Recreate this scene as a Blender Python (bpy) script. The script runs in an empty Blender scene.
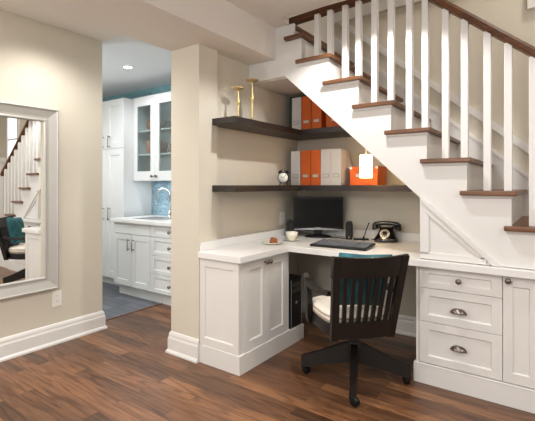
import bpy, bmesh, math, random
from mathutils import Vector, Matrix
random.seed(7)
scene = bpy.context.scene
COL = scene.collection
PI = math.pi

# ------------------------------------------------------------------ materials
def srgb(r, g, b):
    f = lambda c: c/12.92 if c <= .04045 else ((c+.055)/1.055)**2.4
    return (f(r/255), f(g/255), f(b/255), 1)

def new_mat(name):
    m = bpy.data.materials.new(name); m.use_nodes = True
    nt = m.node_tree
    return m, nt, nt.nodes, nt.links, nt.nodes['Principled BSDF']

def mat(name, col, rough=.5, metal=0, var=.04, scale=12, bump=0, bscale=60, spec=.5, coat=0, trans=0, alpha=1):
    m, nt, N, L, P = new_mat(name)
    tc = N.new('ShaderNodeTexCoord')
    nz = N.new('ShaderNodeTexNoise'); nz.inputs['Scale'].default_value = scale; nz.inputs['Detail'].default_value = 3
    L.new(tc.outputs['Object'], nz.inputs['Vector'])
    mp = N.new('ShaderNodeMapRange')
    mp.inputs['To Min'].default_value = 1-var; mp.inputs['To Max'].default_value = 1+var
    L.new(nz.outputs['Fac'], mp.inputs['Value'])
    hs = N.new('ShaderNodeHueSaturation'); hs.inputs['Color'].default_value = col
    L.new(mp.outputs['Result'], hs.inputs['Value'])
    L.new(hs.outputs['Color'], P.inputs['Base Color'])
    P.inputs['Roughness'].default_value = rough; P.inputs['Metallic'].default_value = metal
    P.inputs['Specular IOR Level'].default_value = spec
    P.inputs['Coat Weight'].default_value = coat
    P.inputs['Transmission Weight'].default_value = trans
    P.inputs['Alpha'].default_value = alpha
    if bump:
        n2 = N.new('ShaderNodeTexNoise'); n2.inputs['Scale'].default_value = bscale; n2.inputs['Detail'].default_value = 4
        L.new(tc.outputs['Object'], n2.inputs['Vector'])
        b = N.new('ShaderNodeBump'); b.inputs['Strength'].default_value = bump; b.inputs['Distance'].default_value = .004
        L.new(n2.outputs['Fac'], b.inputs['Height']); L.new(b.outputs['Normal'], P.inputs['Normal'])
    return m

def emis(name, col, strength, base=None):
    m, nt, N, L, P = new_mat(name)
    P.inputs['Base Color'].default_value = base or col
    P.inputs['Emission Color'].default_value = col
    P.inputs['Emission Strength'].default_value = strength
    return m

def plank_floor():
    m, nt, N, L, P = new_mat('oak_planks')
    tc = N.new('ShaderNodeTexCoord')
    br = N.new('ShaderNodeTexBrick')
    br.offset = .37; br.offset_frequency = 2; br.squash = 1
    br.inputs['Color1'].default_value = (0, 0, 0, 1); br.inputs['Color2'].default_value = (1, 1, 1, 1)
    br.inputs['Mortar'].default_value = (.5, .5, .5, 1)
    br.inputs['Scale'].default_value = 1
    br.inputs['Brick Width'].default_value = .85; br.inputs['Row Height'].default_value = .083
    br.inputs['Mortar Size'].default_value = .0009; br.inputs['Mortar Smooth'].default_value = .1
    L.new(tc.outputs['Object'], br.inputs['Vector'])
    # offset coordinate per plank so the grain differs
    sep = N.new('ShaderNodeSeparateXYZ'); L.new(tc.outputs['Object'], sep.inputs['Vector'])
    mul = N.new('ShaderNodeMath'); mul.operation = 'MULTIPLY_ADD'; mul.inputs[1].default_value = 7.3
    L.new(br.outputs['Color'], mul.inputs[0]); L.new(sep.outputs['X'], mul.inputs[2])
    mulz = N.new('ShaderNodeMath'); mulz.operation = 'MULTIPLY'; mulz.inputs[1].default_value = 13.7
    L.new(br.outputs['Color'], mulz.inputs[0])
    cmb = N.new('ShaderNodeCombineXYZ')
    L.new(mul.outputs[0], cmb.inputs['X']); L.new(sep.outputs['Y'], cmb.inputs['Y']); L.new(mulz.outputs[0], cmb.inputs['Z'])
    mp = N.new('ShaderNodeMapping'); mp.inputs['Scale'].default_value = (1.3, 15, 1)
    L.new(cmb.outputs['Vector'], mp.inputs['Vector'])
    # cathedral grain: contour lines of a stretched noise
    nz = N.new('ShaderNodeTexNoise'); nz.inputs['Scale'].default_value = .75; nz.inputs['Detail'].default_value = 1.5
    L.new(mp.outputs['Vector'], nz.inputs['Vector'])
    k = N.new('ShaderNodeMath'); k.operation = 'MULTIPLY'; k.inputs[1].default_value = 46
    L.new(nz.outputs['Fac'], k.inputs[0])
    sn = N.new('ShaderNodeMath'); sn.operation = 'SINE'; L.new(k.outputs[0], sn.inputs[0])
    gr = N.new('ShaderNodeMapRange'); gr.inputs['From Min'].default_value = .0; gr.inputs['From Max'].default_value = 1
    gr.inputs['To Min'].default_value = 0; gr.inputs['To Max'].default_value = 1
    L.new(sn.outputs[0], gr.inputs['Value'])
    # fine pores
    mp2 = N.new('ShaderNodeMapping'); mp2.inputs['Scale'].default_value = (9, 190, 1)
    L.new(cmb.outputs['Vector'], mp2.inputs['Vector'])
    nz2 = N.new('ShaderNodeTexNoise'); nz2.inputs['Scale'].default_value = 1; nz2.inputs['Detail'].default_value = 3
    L.new(mp2.outputs['Vector'], nz2.inputs['Vector'])
    # blotchy stain
    mp3 = N.new('ShaderNodeMapping'); mp3.inputs['Scale'].default_value = (2.2, 6.0, 1)
    L.new(cmb.outputs['Vector'], mp3.inputs['Vector'])
    nz3 = N.new('ShaderNodeTexNoise'); nz3.inputs['Scale'].default_value = 1; nz3.inputs['Detail'].default_value = 2
    L.new(mp3.outputs['Vector'], nz3.inputs['Vector'])
    # plank tone
    ad = N.new('ShaderNodeMath'); ad.operation = 'MULTIPLY_ADD'; ad.inputs[1].default_value = .50
    st = N.new('ShaderNodeMath'); st.operation = 'MULTIPLY'; st.inputs[1].default_value = .48
    L.new(nz3.outputs['Fac'], st.inputs[0])
    L.new(br.outputs['Color'], ad.inputs[0]); L.new(st.outputs[0], ad.inputs[2])
    cr = N.new('ShaderNodeValToRGB')
    e = cr.color_ramp.elements
    e[0].position = .15; e[0].color = srgb(76, 53, 39)
    e[1].position = .85; e[1].color = srgb(166, 120, 82)
    x = e.new(.45); x.color = srgb(114, 79, 55)
    x = e.new(.65); x.color = srgb(138, 96, 66)
    L.new(ad.outputs[0], cr.inputs['Fac'])
    mx = N.new('ShaderNodeMix'); mx.data_type = 'RGBA'; mx.blend_type = 'MULTIPLY'
    gm = N.new('ShaderNodeMath'); gm.operation = 'MULTIPLY'; gm.inputs[1].default_value = .5
    L.new(gr.outputs['Result'], gm.inputs[0]); L.new(gm.outputs[0], mx.inputs['Factor'])
    L.new(cr.outputs['Color'], mx.inputs['A']); mx.inputs['B'].default_value = srgb(138, 118, 100)
    mx2 = N.new('ShaderNodeMix'); mx2.data_type = 'RGBA'; mx2.blend_type = 'MULTIPLY'
    pr = N.new('ShaderNodeMapRange'); pr.inputs['From Min'].default_value = .45; pr.inputs['From Max'].default_value = .7
    pr.inputs['To Max'].default_value = .4
    L.new(nz2.outputs['Fac'], pr.inputs['Value']); L.new(pr.outputs['Result'], mx2.inputs['Factor'])
    L.new(mx.outputs['Result'], mx2.inputs['A']); mx2.inputs['B'].default_value = srgb(120, 96, 80)
    mx3 = N.new('ShaderNodeMix'); mx3.data_type = 'RGBA'
    L.new(br.outputs['Fac'], mx3.inputs['Factor']); L.new(mx2.outputs['Result'], mx3.inputs['A']); mx3.inputs['B'].default_value = srgb(66, 44, 32)
    L.new(mx3.outputs['Result'], P.inputs['Base Color'])
    P.inputs['Roughness'].default_value = .34
    P.inputs['Specular IOR Level'].default_value = .45
    b = N.new('ShaderNodeBump'); b.inputs['Strength'].default_value = .12; b.inputs['Distance'].default_value = .002
    L.new(nz2.outputs['Fac'], b.inputs['Height']); L.new(b.outputs['Normal'], P.inputs['Normal'])
    return m

def brick_mat(name, c1, c2, mortar, w, h, ms, rough, axis='xy', noise=.0):
    m, nt, N, L, P = new_mat(name)
    tc = N.new('ShaderNodeTexCoord')
    br = N.new('ShaderNodeTexBrick')
    br.inputs['Color1'].default_value = c1; br.inputs['Color2'].default_value = c2; br.inputs['Mortar'].default_value = mortar
    br.inputs['Scale'].default_value = 1; br.inputs['Brick Width'].default_value = w; br.inputs['Row Height'].default_value = h
    br.inputs['Mortar Size'].default_value = ms
    if axis == 'xz':
        s = N.new('ShaderNodeSeparateXYZ'); c = N.new('ShaderNodeCombineXYZ')
        L.new(tc.outputs['Object'], s.inputs[0]); L.new(s.outputs['X'], c.inputs['X']); L.new(s.outputs['Z'], c.inputs['Y'])
        L.new(c.outputs[0], br.inputs['Vector'])
    else:
        L.new(tc.outputs['Object'], br.inputs['Vector'])
    nz = N.new('ShaderNodeTexNoise'); nz.inputs['Scale'].default_value = 9; nz.inputs['Detail'].default_value = 4
    L.new(tc.outputs['Object'], nz.inputs['Vector'])
    mr = N.new('ShaderNodeMapRange'); mr.inputs['To Min'].default_value = 1-noise; mr.inputs['To Max'].default_value = 1+noise
    L.new(nz.outputs['Fac'], mr.inputs['Value'])
    hs = N.new('ShaderNodeHueSaturation'); L.new(br.outputs['Color'], hs.inputs['Color']); L.new(mr.outputs['Result'], hs.inputs['Value'])
    L.new(hs.outputs['Color'], P.inputs['Base Color'])
    P.inputs['Roughness'].default_value = rough
    return m

def wood(name, c1, c2, axis_scale=(2, 30, 30), rough=.35):
    m, nt, N, L, P = new_mat(name)
    tc = N.new('ShaderNodeTexCoord')
    mp = N.new('ShaderNodeMapping'); mp.inputs['Scale'].default_value = axis_scale
    L.new(tc.outputs['Object'], mp.inputs['Vector'])
    nz = N.new('ShaderNodeTexNoise'); nz.inputs['Scale'].default_value = 2; nz.inputs['Detail'].default_value = 4
    L.new(mp.outputs['Vector'], nz.inputs['Vector'])
    cr = N.new('ShaderNodeValToRGB'); e = cr.color_ramp.elements
    e[0].position = .3; e[0].color = c1; e[1].position = .72; e[1].color = c2
    L.new(nz.outputs['Fac'], cr.inputs['Fac']); L.new(cr.outputs['Color'], P.inputs['Base Color'])
    P.inputs['Roughness'].default_value = rough
    return m

def pillow_mat():
    m, nt, N, L, P = new_mat('teal_ikat_fabric')
    tc = N.new('ShaderNodeTexCoord')
    v = N.new('ShaderNodeTexVoronoi'); v.inputs['Scale'].default_value = 9
    nz = N.new('ShaderNodeTexNoise'); nz.inputs['Scale'].default_value = 6
    mx = N.new('ShaderNodeMix'); mx.data_type = 'VECTOR'; mx.inputs['Factor'].default_value = .25
    L.new(tc.outputs['Object'], nz.inputs['Vector'])
    L.new(tc.outputs['Object'], mx.inputs[4]); L.new(nz.outputs['Color'], mx.inputs[5])
    L.new(mx.outputs[1], v.inputs['Vector'])
    cr = N.new('ShaderNodeValToRGB'); e = cr.color_ramp.elements
    e[0].position = .05; e[0].color = srgb(22, 74, 84)
    e[1].position = .75; e[1].color = srgb(56, 118, 128)
    x = e.new(.35); x.color = srgb(34, 92, 102)
    L.new(v.outputs['Distance'], cr.inputs['Fac']); L.new(cr.outputs['Color'], P.inputs['Base Color'])
    P.inputs['Roughness'].default_value = .8
    return m

M = {}
M['wall'] = mat('beige_wall_paint', srgb(211, 204, 189), .85, var=.012, scale=3, bump=.05, bscale=220)
M['ceil'] = mat('ceiling_paint', srgb(226, 220, 212), .9, var=.01, scale=3)
M['kceil'] = mat('kitchen_ceiling_paint', srgb(226, 229, 232), .9, var=.01, scale=3)
M['white'] = mat('white_satin_paint', srgb(226, 224, 220), .42, var=.012, scale=5)
M['trimw'] = mat('white_trim_gloss', srgb(228, 226, 222), .35, var=.01, scale=5)
M['kwhite'] = mat('white_lacquer', srgb(224, 226, 226), .35, var=.01, scale=5)
M['counter'] = mat('white_quartz', srgb(232, 231, 229), .28, var=.02, scale=40)
M['floor'] = plank_floor()
M['tile'] = brick_mat('slate_tiles', srgb(84, 88, 96), srgb(112, 116, 124), srgb(74, 76, 82), .60, .10, .004, .45, noise=.25)
M['mosaic'] = brick_mat('blue_mosaic', srgb(86, 138, 168), srgb(150, 184, 198), srgb(178, 192, 198), .03, .015, .0016, .2, 'xz', .5)
M['bluewall'] = mat('blue_patterned_wallpaper', srgb(138, 184, 194), .8, var=.3, scale=18)
M['tread'] = wood('walnut_tread', srgb(84, 52, 31), srgb(128, 86, 54))
M['rail'] = wood('walnut_rail', srgb(78, 47, 27), srgb(112, 72, 42))
M['shelf'] = wood('espresso_veneer', srgb(34, 26, 23), srgb(46, 36, 32), (3, 40, 40), .4)
M['chair'] = wood('ebony_wood', srgb(18, 14, 12), srgb(28, 22, 19), (20, 20, 2), .42)
M['black'] = mat('black_plastic', srgb(16, 16, 17), .42, var=.1, spec=.35)
M['bakelite'] = mat('black_bakelite', srgb(22, 17, 15), .18, var=.1, coat=.5)
M['screen'] = mat('dark_screen', srgb(24, 24, 25), .5, var=.03, spec=.12)
M['silver'] = mat('silver_plastic', srgb(176, 178, 182), .35, metal=.6)
M['chrome'] = mat('chrome', srgb(205, 206, 205), .12, metal=1)
M['pewter'] = mat('dark_pewter', srgb(132, 122, 116), .28, metal=.9)
M['gold'] = mat('aged_brass', srgb(214, 192, 140), .38, metal=.7, var=.2, scale=40, bump=.5, bscale=90)
M['orange'] = mat('orange_card', srgb(222, 104, 36), .6, var=.03)
M['file'] = mat('white_card', srgb(226, 226, 226), .6, var=.02)
M['label'] = mat('paper_label', srgb(232, 214, 190), .7)
M['line'] = mat('grey_metal_frame', srgb(150, 146, 152), .4, metal=.5)
M['green'] = mat('dark_green_matt', srgb(40, 62, 44), .7)
M['seat'] = mat('cream_canvas', srgb(232, 226, 214), .9, var=.03, scale=30, bump=.2, bscale=200)
M['piping'] = mat('taupe_piping', srgb(170, 156, 138), .9)
M['teal'] = pillow_mat()
M['china'] = mat('cream_china', srgb(236, 232, 216), .2, var=.01)
M['pastry'] = mat('brown_pastry', srgb(140, 82, 44), .8, var=.4, scale=60, bump=.8, bscale=120)
M['coffee'] = mat('coffee', srgb(58, 36, 24), .15)
M['clockface'] = mat('clock_face', srgb(238, 236, 226), .5)
M['frame'] = mat('silver_grey_frame', srgb(186, 184, 178), .38, metal=.25, var=.03)
M['mirror'] = mat('mirror_glass', srgb(244, 246, 244), .0, metal=1, var=0)
M['plate'] = mat('white_plastic', srgb(240, 238, 230), .4)
M['dark'] = mat('slot_dark', srgb(40, 38, 36), .6)
M['knobw'] = mat('grey_keys', srgb(100, 106, 116), .5)
def shade_mat():
    m, nt, N, L, P = new_mat('glowing_frosted_shade')
    P.inputs['Base Color'].default_value = (.92, .88, .80, 1)
    P.inputs['Emission Color'].default_value = (1, .84, .62, 1); P.inputs['Emission Strength'].default_value = .35
    nz = N.new('ShaderNodeTexNoise'); nz.inputs['Scale'].default_value = 30
    mr = N.new('ShaderNodeMapRange'); mr.inputs['To Min'].default_value = .45; mr.inputs['To Max'].default_value = .55
    L.new(nz.outputs['Fac'], mr.inputs['Value'])
    t = N.new('ShaderNodeBsdfTranslucent'); t.inputs['Color'].default_value = (1, .93, .80, 1)
    mx = N.new('ShaderNodeMixShader'); L.new(mr.outputs['Result'], mx.inputs['Fac'])
    L.new(P.outputs[0], mx.inputs[1]); L.new(t.outputs[0], mx.inputs[2]); L.new(mx.outputs[0], N['Material Output'].inputs['Surface'])
    return m
M['shade'] = shade_mat()
M['glow'] = emis('downlight_lens', (1, .93, .82, 1), 14)
M['terra'] = mat('terracotta_ware', srgb(168, 110, 84), .6)
M['bowl'] = mat('dark_stoneware', srgb(92, 84, 82), .4)
M['brownb'] = mat('brown_stoneware', srgb(128, 108, 98), .5)
M['sky'] = emis('daylight_pane', (.80, .88, 1, 1), 1.3)
M['art'] = mat('taupe_print', srgb(196, 186, 166), .7, var=.1)
M['glassware'] = mat('clear_tumbler_glass', srgb(225, 235, 232), .05, trans=.9, var=0)
def glass_mat():
    m, nt, N, L, P = new_mat('cabinet_pane_glass')
    out = N['Material Output']
    tr = N.new('ShaderNodeBsdfTransparent'); tr.inputs['Color'].default_value = (.86, .92, .93, 1)
    gl = N.new('ShaderNodeBsdfGlossy'); gl.inputs['Roughness'].default_value = .03
    nz = N.new('ShaderNodeTexNoise'); nz.inputs['Scale'].default_value = 4
    mr = N.new('ShaderNodeMapRange'); mr.inputs['To Min'].default_value = .07; mr.inputs['To Max'].default_value = .1
    L.new(nz.outputs['Fac'], mr.inputs['Value'])
    mx = N.new('ShaderNodeMixShader'); L.new(mr.outputs['Result'], mx.inputs['Fac'])
    L.new(tr.outputs[0], mx.inputs[1]); L.new(gl.outputs[0], mx.inputs[2]); L.new(mx.outputs[0], out.inputs['Surface'])
    return m
M['pane'] = glass_mat()

# ------------------------------------------------------------------ mesh helpers
class B:
    def __init__(s): s.bm = bmesh.new()
    def _faces(s, vs, fs, smooth=False, mtx=None):
        bv = [s.bm.verts.new((mtx @ Vector(v)) if mtx else v) for v in vs]
        for f in fs:
            try:
                fc = s.bm.faces.new([bv[i] for i in f]); fc.smooth = smooth
            except ValueError: pass
        return bv
    def box(s, x0, x1, y0, y1, z0, z1, bev=0, mtx=None):
        t = bmesh.new()
        vs = [t.verts.new((x, y, z)) for x in (x0, x1) for y in (y0, y1) for z in (z0, z1)]
        for f in ((0, 1, 3, 2), (4, 6, 7, 5), (0, 4, 5, 1), (2, 3, 7, 6), (0, 2, 6, 4), (1, 5, 7, 3)):
            t.faces.new([vs[i] for i in f])
        if bev: bmesh.ops.bevel(t, geom=t.edges[:], offset=bev, segments=2, profile=.6, affect='EDGES')
        s.merge(t, mtx); return s
    def merge(s, t, mtx=None):
        t.verts.index_update()
        mp = {}
        for v in t.verts: mp[v.index] = s.bm.verts.new((mtx @ v.co) if mtx else v.co)
        for f in t.faces:
            try:
                n = s.bm.faces.new([mp[v.index] for v in f.verts]); n.smooth = f.smooth
            except ValueError: pass
        t.free()
    def prism(s, poly, axis, lo, hi, mtx=None, bev=0):
        def P(p, h):
            return {'y': (p[0], h, p[1]), 'x': (h, p[0], p[1]), 'z': (p[0], p[1], h)}[axis]
        n = len(poly); t = bmesh.new()
        a = [t.verts.new(P(p, lo)) for p in poly]; b = [t.verts.new(P(p, hi)) for p in poly]
        t.faces.new(a); t.faces.new(b[::-1])
        for i in range(n): t.faces.new([a[i], b[i], b[(i+1) % n], a[(i+1) % n]])
        bmesh.ops.recalc_face_normals(t, faces=t.faces[:])
        if bev: bmesh.ops.bevel(t, geom=t.edges[:], offset=bev, segments=2, profile=.6, affect='EDGES')
        s.merge(t, mtx); return s
    def lathe(s, prof, c=(0, 0, 0), seg=24, mtx=None, smooth=True, caps=True):
        vs = []; fs = []
        for r, z in prof:
            for k in range(seg):
                a = 2*PI*k/seg; vs.append((c[0]+r*math.cos(a), c[1]+r*math.sin(a), c[2]+z))
        n = len(prof)
        for i in range(n-1):
            for k in range(seg):
                k2 = (k+1) % seg
                fs.append((i*seg+k, i*seg+k2, (i+1)*seg+k2, (i+1)*seg+k))
        if caps and prof[0][0] > 1e-5: fs.append(tuple(range(seg))[::-1])
        if caps and prof[-1][0] > 1e-5: fs.append(tuple((n-1)*seg+k for k in range(seg)))
        s._faces(vs, fs, smooth, mtx); return s
    def tube(s, pts, r, seg=8, mtx=None, flat=1.0, up=None):
        pts = [Vector(p) for p in pts]; n = len(pts)
        rs = r if isinstance(r, (list, tuple)) else [r]*n
        vs = []; fs = []
        prev = None
        for i, p in enumerate(pts):
            d = (pts[min(i+1, n-1)]-pts[max(i-1, 0)]).normalized()
            if prev is None:
                u = Vector(up) if up else (Vector((0, 0, 1)) if abs(d.z) < .9 else Vector((1, 0, 0)))
                a = d.cross(u).normalized()
            else: a = (prev-d*prev.dot(d)).normalized()
            prev = a; b = a.cross(d)
            for k in range(seg):
                t = 2*PI*k/seg
                vs.append(p+a*rs[i]*math.cos(t)+b*rs[i]*flat*math.sin(t))
        for i in range(n-1):
            for k in range(seg):
                k2 = (k+1) % seg
                fs.append((i*seg+k, i*seg+k2, (i+1)*seg+k2, (i+1)*seg+k))
        fs.append(tuple(range(seg))[::-1]); fs.append(tuple((n-1)*seg+k for k in range(seg)))
        s._faces(vs, fs, True, mtx); return s
    def strip(s, sections):
        """loft closed cross-sections (lists of points, equal length)"""
        vs = [p for sec in sections for p in sec]; m = len(sections[0]); fs = []
        for i in range(len(sections)-1):
            for k in range(m):
                k2 = (k+1) % m
                fs.append((i*m+k, i*m+k2, (i+1)*m+k2, (i+1)*m+k))
        fs.append(tuple(range(m))[::-1]); fs.append(tuple((len(sections)-1)*m+k for k in range(m)))
        s._faces(vs, fs); return s
    def shaker(s, o, U, Nn, w, h, t=.02, fr=.055, dep=.009, sl=.006, panel=True):
        """framed panel: o lower-left corner of the FRONT plane, U along the width, Nn outward"""
        o, U, Nn, Z = Vector(o), Vector(U), Vector(Nn), Vector((0, 0, 1))
        P = lambda u, v, n: o+U*u+Z*v+Nn*n
        frw, frh = (fr, fr) if not isinstance(fr, tuple) else fr
        def ring(i, j, n): return [P(i, j, n), P(w-i, j, n), P(w-i, h-j, n), P(i, h-j, n)]
        e = .0015
        rings = [ring(0, 0, -t), ring(0, 0, -e), ring(e, e, 0), ring(frw, frh, 0), ring(frw+sl, frh+sl, -dep)]
        vs = [p for r in rings for p in r]; fs = []
        for i in range(len(rings)-1):
            for k in range(4):
                k2 = (k+1) % 4; fs.append((4*i+k, 4*i+k2, 4*i+4+k2, 4*i+4+k))
        if panel:
            fs.append((16, 17, 18, 19)); fs.append((3, 2, 1, 0))
        else:
            b = len(vs); vs += ring(frw+sl, frh+sl, -t)
            for k in range(4):
                k2 = (k+1) % 4; fs.append((16+k, 16+k2, b+k2, b+k)); fs.append((b+k, b+k2, k2, k))
        s._faces(vs, fs); return s
    def obj(s, name, m, parent=None, recalc=True):
        if recalc: bmesh.ops.recalc_face_normals(s.bm, faces=s.bm.faces[:])
        me = bpy.data.meshes.new(name); s.bm.to_mesh(me); s.bm.free()
        me.materials.append(m)
        o = bpy.data.objects.new(name, me); COL.objects.link(o)
        if parent: o.parent = parent
        return o

def thing(name, label, cat, loc=(0, 0, 0), rz=0, group=None):
    o = bpy.data.objects.new(name, None); COL.objects.link(o)
    o.empty_display_size = .05
    o.location = loc; o.rotation_euler = (0, 0, rz)
    o['label'] = label; o['category'] = cat
    if group: o['group'] = group
    return o
def tag(o, label, cat, group=None, kind=None):
    if label: o['label'] = label
    if cat: o['category'] = cat
    if group: o['group'] = group
    if kind: o['kind'] = kind
    return o
def struct(o): o['kind'] = 'structure'; return o
def dup(root, loc, rz=None, label=None, group=None):
    r = root.copy(); COL.objects.link(r); r.location = loc
    if rz is not None: r.rotation_euler = (0, 0, rz)
    if label: r['label'] = label
    if group: r['group'] = group
    for ch in list(root.children):
        c = ch.copy(); COL.objects.link(c); c.parent = r
        for g in list(ch.children):
            d = g.copy(); COL.objects.link(d); d.parent = c
    return r
def rotx(a): return Matrix.Rotation(a, 4, 'X')
def roty(a): return Matrix.Rotation(a, 4, 'Y')
def rotz(a): return Matrix.Rotation(a, 4, 'Z')
def tr(x, y, z): return Matrix.Translation((x, y, z))

# ------------------------------------------------------------------ key dimensions
CEIL = 2.44
XL = -3.15            # left wall face
YC = 2.0              # front of the pier
XN = -2.055           # left wall of the nook
YN = 3.36             # back wall of the nook
YS = 2.60             # face of the stair stringer
YF = 3.50             # wall beyond the stairs
BEAM = 2.195

# ------------------------------------------------------------------ setting
struct(B().box(-3.32, 3.2, -2.2, 3.6, -.06, 0).obj('floor', M['floor']))
struct(B().box(-5.4, -3.32, -.2, 3.4, -.06, 0).obj('floor_kitchen', M['tile']))
struct(B().box(-3.325, -3.31, 2.0, 2.9, 0, .004).obj('trim_threshold', M['tread']))
struct(B().box(-3.3, -2.3, -2.2, 2.0, CEIL, CEIL+.14).box(-2.3, -1.665, -2.2, YS-.001, CEIL, CEIL+.14).box(-1.665, 3.2, -2.2, 2.48, CEIL, CEIL+.14).obj('ceiling', M['ceil']))
struct(B().box(-5.4, -2.30, 2.0, 3.5, CEIL, CEIL+.14).box(-5.4, -3.3, -.2, 2.0, CEIL, CEIL+.14).obj('ceiling_kitchen', M['kceil']))
struct(B().box(-2.30, -1.79, -2.2, YS, BEAM, CEIL).obj('ceiling_beam', M['ceil']))
struct(B().box(XL-.13, XL, -2.2, 1.985, 0, CEIL).obj('wall_left', M['wall']))
struct(B().box(-2.30, -2.016, YC, 2.185, 0, BEAM).box(-2.30, XN, 2.185, YF, 0, BEAM).obj('wall_pier', M['wall']))
struct(B().prism([(XN, 0), (-.20, 0), (-.20, .69), (-1.70, 2.046), (XN, 2.046)], 'y', YN, YN+.08).obj('wall_nook', M['wall']))
struct(B().box(XN, 3.2, YF, YF+.1, 0, 3.9).obj('wall_back', M['wall']))
struct(B().box(3.1, 3.2, 1.2, YF, 0, 3.9).obj('wall_right', M['wall']))
struct(B().box(XN, -1.62, YS+.03, YN, 2.045, 2.11).obj('ceiling_nook', M['ceil']))
struct(B().box(-1.90, -1.79, YS, YF, CEIL-.2, 3.9).obj('wall_stair_bulkhead', M['ceil']))
struct(B().box(-1.9, 3.2, YS-.22, YF+.1, 3.9, 4.0).obj('ceiling_stairwell', M['ceil']))
struct(B().box(-1.9, 3.2, YS-.22, YS-.12, CEIL+.14, 3.9).obj('wall_stairwell', M['ceil']))
# kitchen shell
struct(B().box(-5.4, -2.3, 3.30, 3.4, 0, CEIL).obj('wall_kitchen', M['bluewall']))
struct(B().box(-5.4, -5.3, -.2, 3.3, 0, CEIL).obj('wall_kitchen_left', M['wall']))
struct(B().box(-5.4, -3.28, -.3, -.2, 0, CEIL).obj('wall_kitchen_front', M['wall']))
struct(B().box(-4.143, -2.31, 3.288, 3.298, .85, 1.30).obj('trim_backsplash', M['mosaic']))

# baseboards: plinth + moulded cap + shoe
def base_profile(d=1):
    return [(0, 0), (.030, 0), (.030, .012), (.022, .024), (.018, .026), (.018, .105), (.013, .118), (.012, .135), (.006, .150), (0, .155)]
def baseboard(name, pts):
    """pts: polyline in xy walked with the room on the right-hand side"""
    b = B(); prof = base_profile(); secs = []
    P = [Vector((p[0], p[1])) for p in pts]; n = len(P)
    for i in range(n):
        d0 = (P[i]-P[i-1]).normalized() if i else (P[1]-P[0]).normalized()
        d1 = (P[i+1]-P[i]).normalized() if i < n-1 else d0
        n0 = Vector((d0.y, -d0.x)); n1 = Vector((d1.y, -d1.x))
        m = (n0+n1); m = m/m.dot(n0)
        secs.append([(P[i].x+m.x*q, P[i].y+m.y*q, z) for q, z in prof])
    b.strip(secs)
    return struct(b.obj(name, M['trimw']))
baseboard('baseboard_left', [(XL, -2.2), (XL, 1.985), (XL-.13, 1.985)])
baseboard('baseboard_pier', [(-2.30, 3.2), (-2.30, YC), (-2.012, YC)][::1])
baseboard('baseboard_nook', [(XN+.4, YN), (-.72, YN)])

# ------------------------------------------------------------------ ceiling downlights
def downlight(loc, label, group='recessed ceiling downlights'):
    t = thing('ceiling_downlight', label, 'light', loc, group=group)
    B().lathe([(.040, -.001), (.058, -.001), (.060, -.004), (.056, -.007), (.042, -.005), (.040, -.001)], seg=28, caps=False).obj('trim_ring', M['plate'], t)
    B().lathe([(0, -.003), (.040, -.003), (.040, -.0015), (0, -.0015)], seg=28).obj('lens', M['glow'], t)
    return t
downlight((-3.62, 2.57, CEIL), 'small round recessed downlight glowing in the kitchen ceiling')

# ------------------------------------------------------------------ stairs
RUN, RISE = .2237, .1922
NX = [-.181+.2237*1 - .2237*k for k in range(9)]      # nosing x of tread k (k=0 is the lowest in view)
NZ = [.9875+RISE*k for k in range(9)]                 # tread tops
full = list(range(-5, 8))                             # risers from the floor up; -5 would be the floor
def nx(k): return .0427-RUN*k
def nz(k): return .9945+RISE*k if k >= 0 else .2*(k+5)
TH = .027
st = thing('staircase', 'white closed stringer staircase with dark wood treads rising leftwards above the desk', 'staircase', (0, YS, 0))
OY = -YS
# stringer side (cut string) with sloped lower edge
poly = [(XN+.001, 2.046), (-1.70, 2.052), (-.70, 1.142), (-.70, .7655), (.222, .7655), (.222, .005), (nx(-4)-.03, .005)]
for k in range(-4, 8):
    x = nx(k)-.03
    if k > -4: poly.append((x, poly[-1][1]))
    poly.append((x, nz(k)-TH))
poly += [(-1.79, nz(7)-TH), (-1.79, 2.192), (XN+.001, 2.192)]
b = B().prism(poly, 'y', 0, .035)
b.obj('stringer', M['white'], st)
B().prism([(-1.789, 2.20), (-1.789, CEIL-.002), (-1.62, CEIL-.002), (-1.62, nz(7)-TH-.002), (-1.789, nz(7)-TH-.002)], 'y', .0, .02).obj('stringer_end_panel', M['white'], st)
# soffit under the flight
B().prism([(-1.70, 2.052), (-.30, .786), (-.30, .80), (-1.69, 2.075)], 'y', .036, YN-YS).obj('soffit', M['white'], st)
for k in range(-4, 9):
    x1 = nx(k); x0 = max(nx(k+1)-.064, -1.786) if k < 7 else (-1.690 if k == 7 else -1.786)
    yy0 = -.038; dep = YF-YS-.003
    b = B()
    if k == 8: yy0 = .06
    if k == 7: b.box(-1.786, -1.62, .04, dep, nz(k)-TH, nz(k))
    b.box(x0, x1, yy0, dep, nz(k)-TH, nz(k), .006)
    b.obj('tread', M['tread'], st)
    # riser below the nosing
    zb = nz(k-1) if k > -4 else 0
    B().box(x1-.055, x1-.031, max(.0355 if k > -4 else .0, yy0), dep, zb+.001, nz(k)-TH-.0005).obj('riser', M['white'], st)
    # little cove under the nosing on the open side
    if k < 7:
        B().prism([(-.0005, nz(k)-TH-.0005), (-.016, nz(k)-TH-.0005), (-.012, nz(k)-TH-.010), (-.0005, nz(k)-TH-.018)], 'x', x0+.012, x1-.022).obj('cove', M['white'], st)
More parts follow.
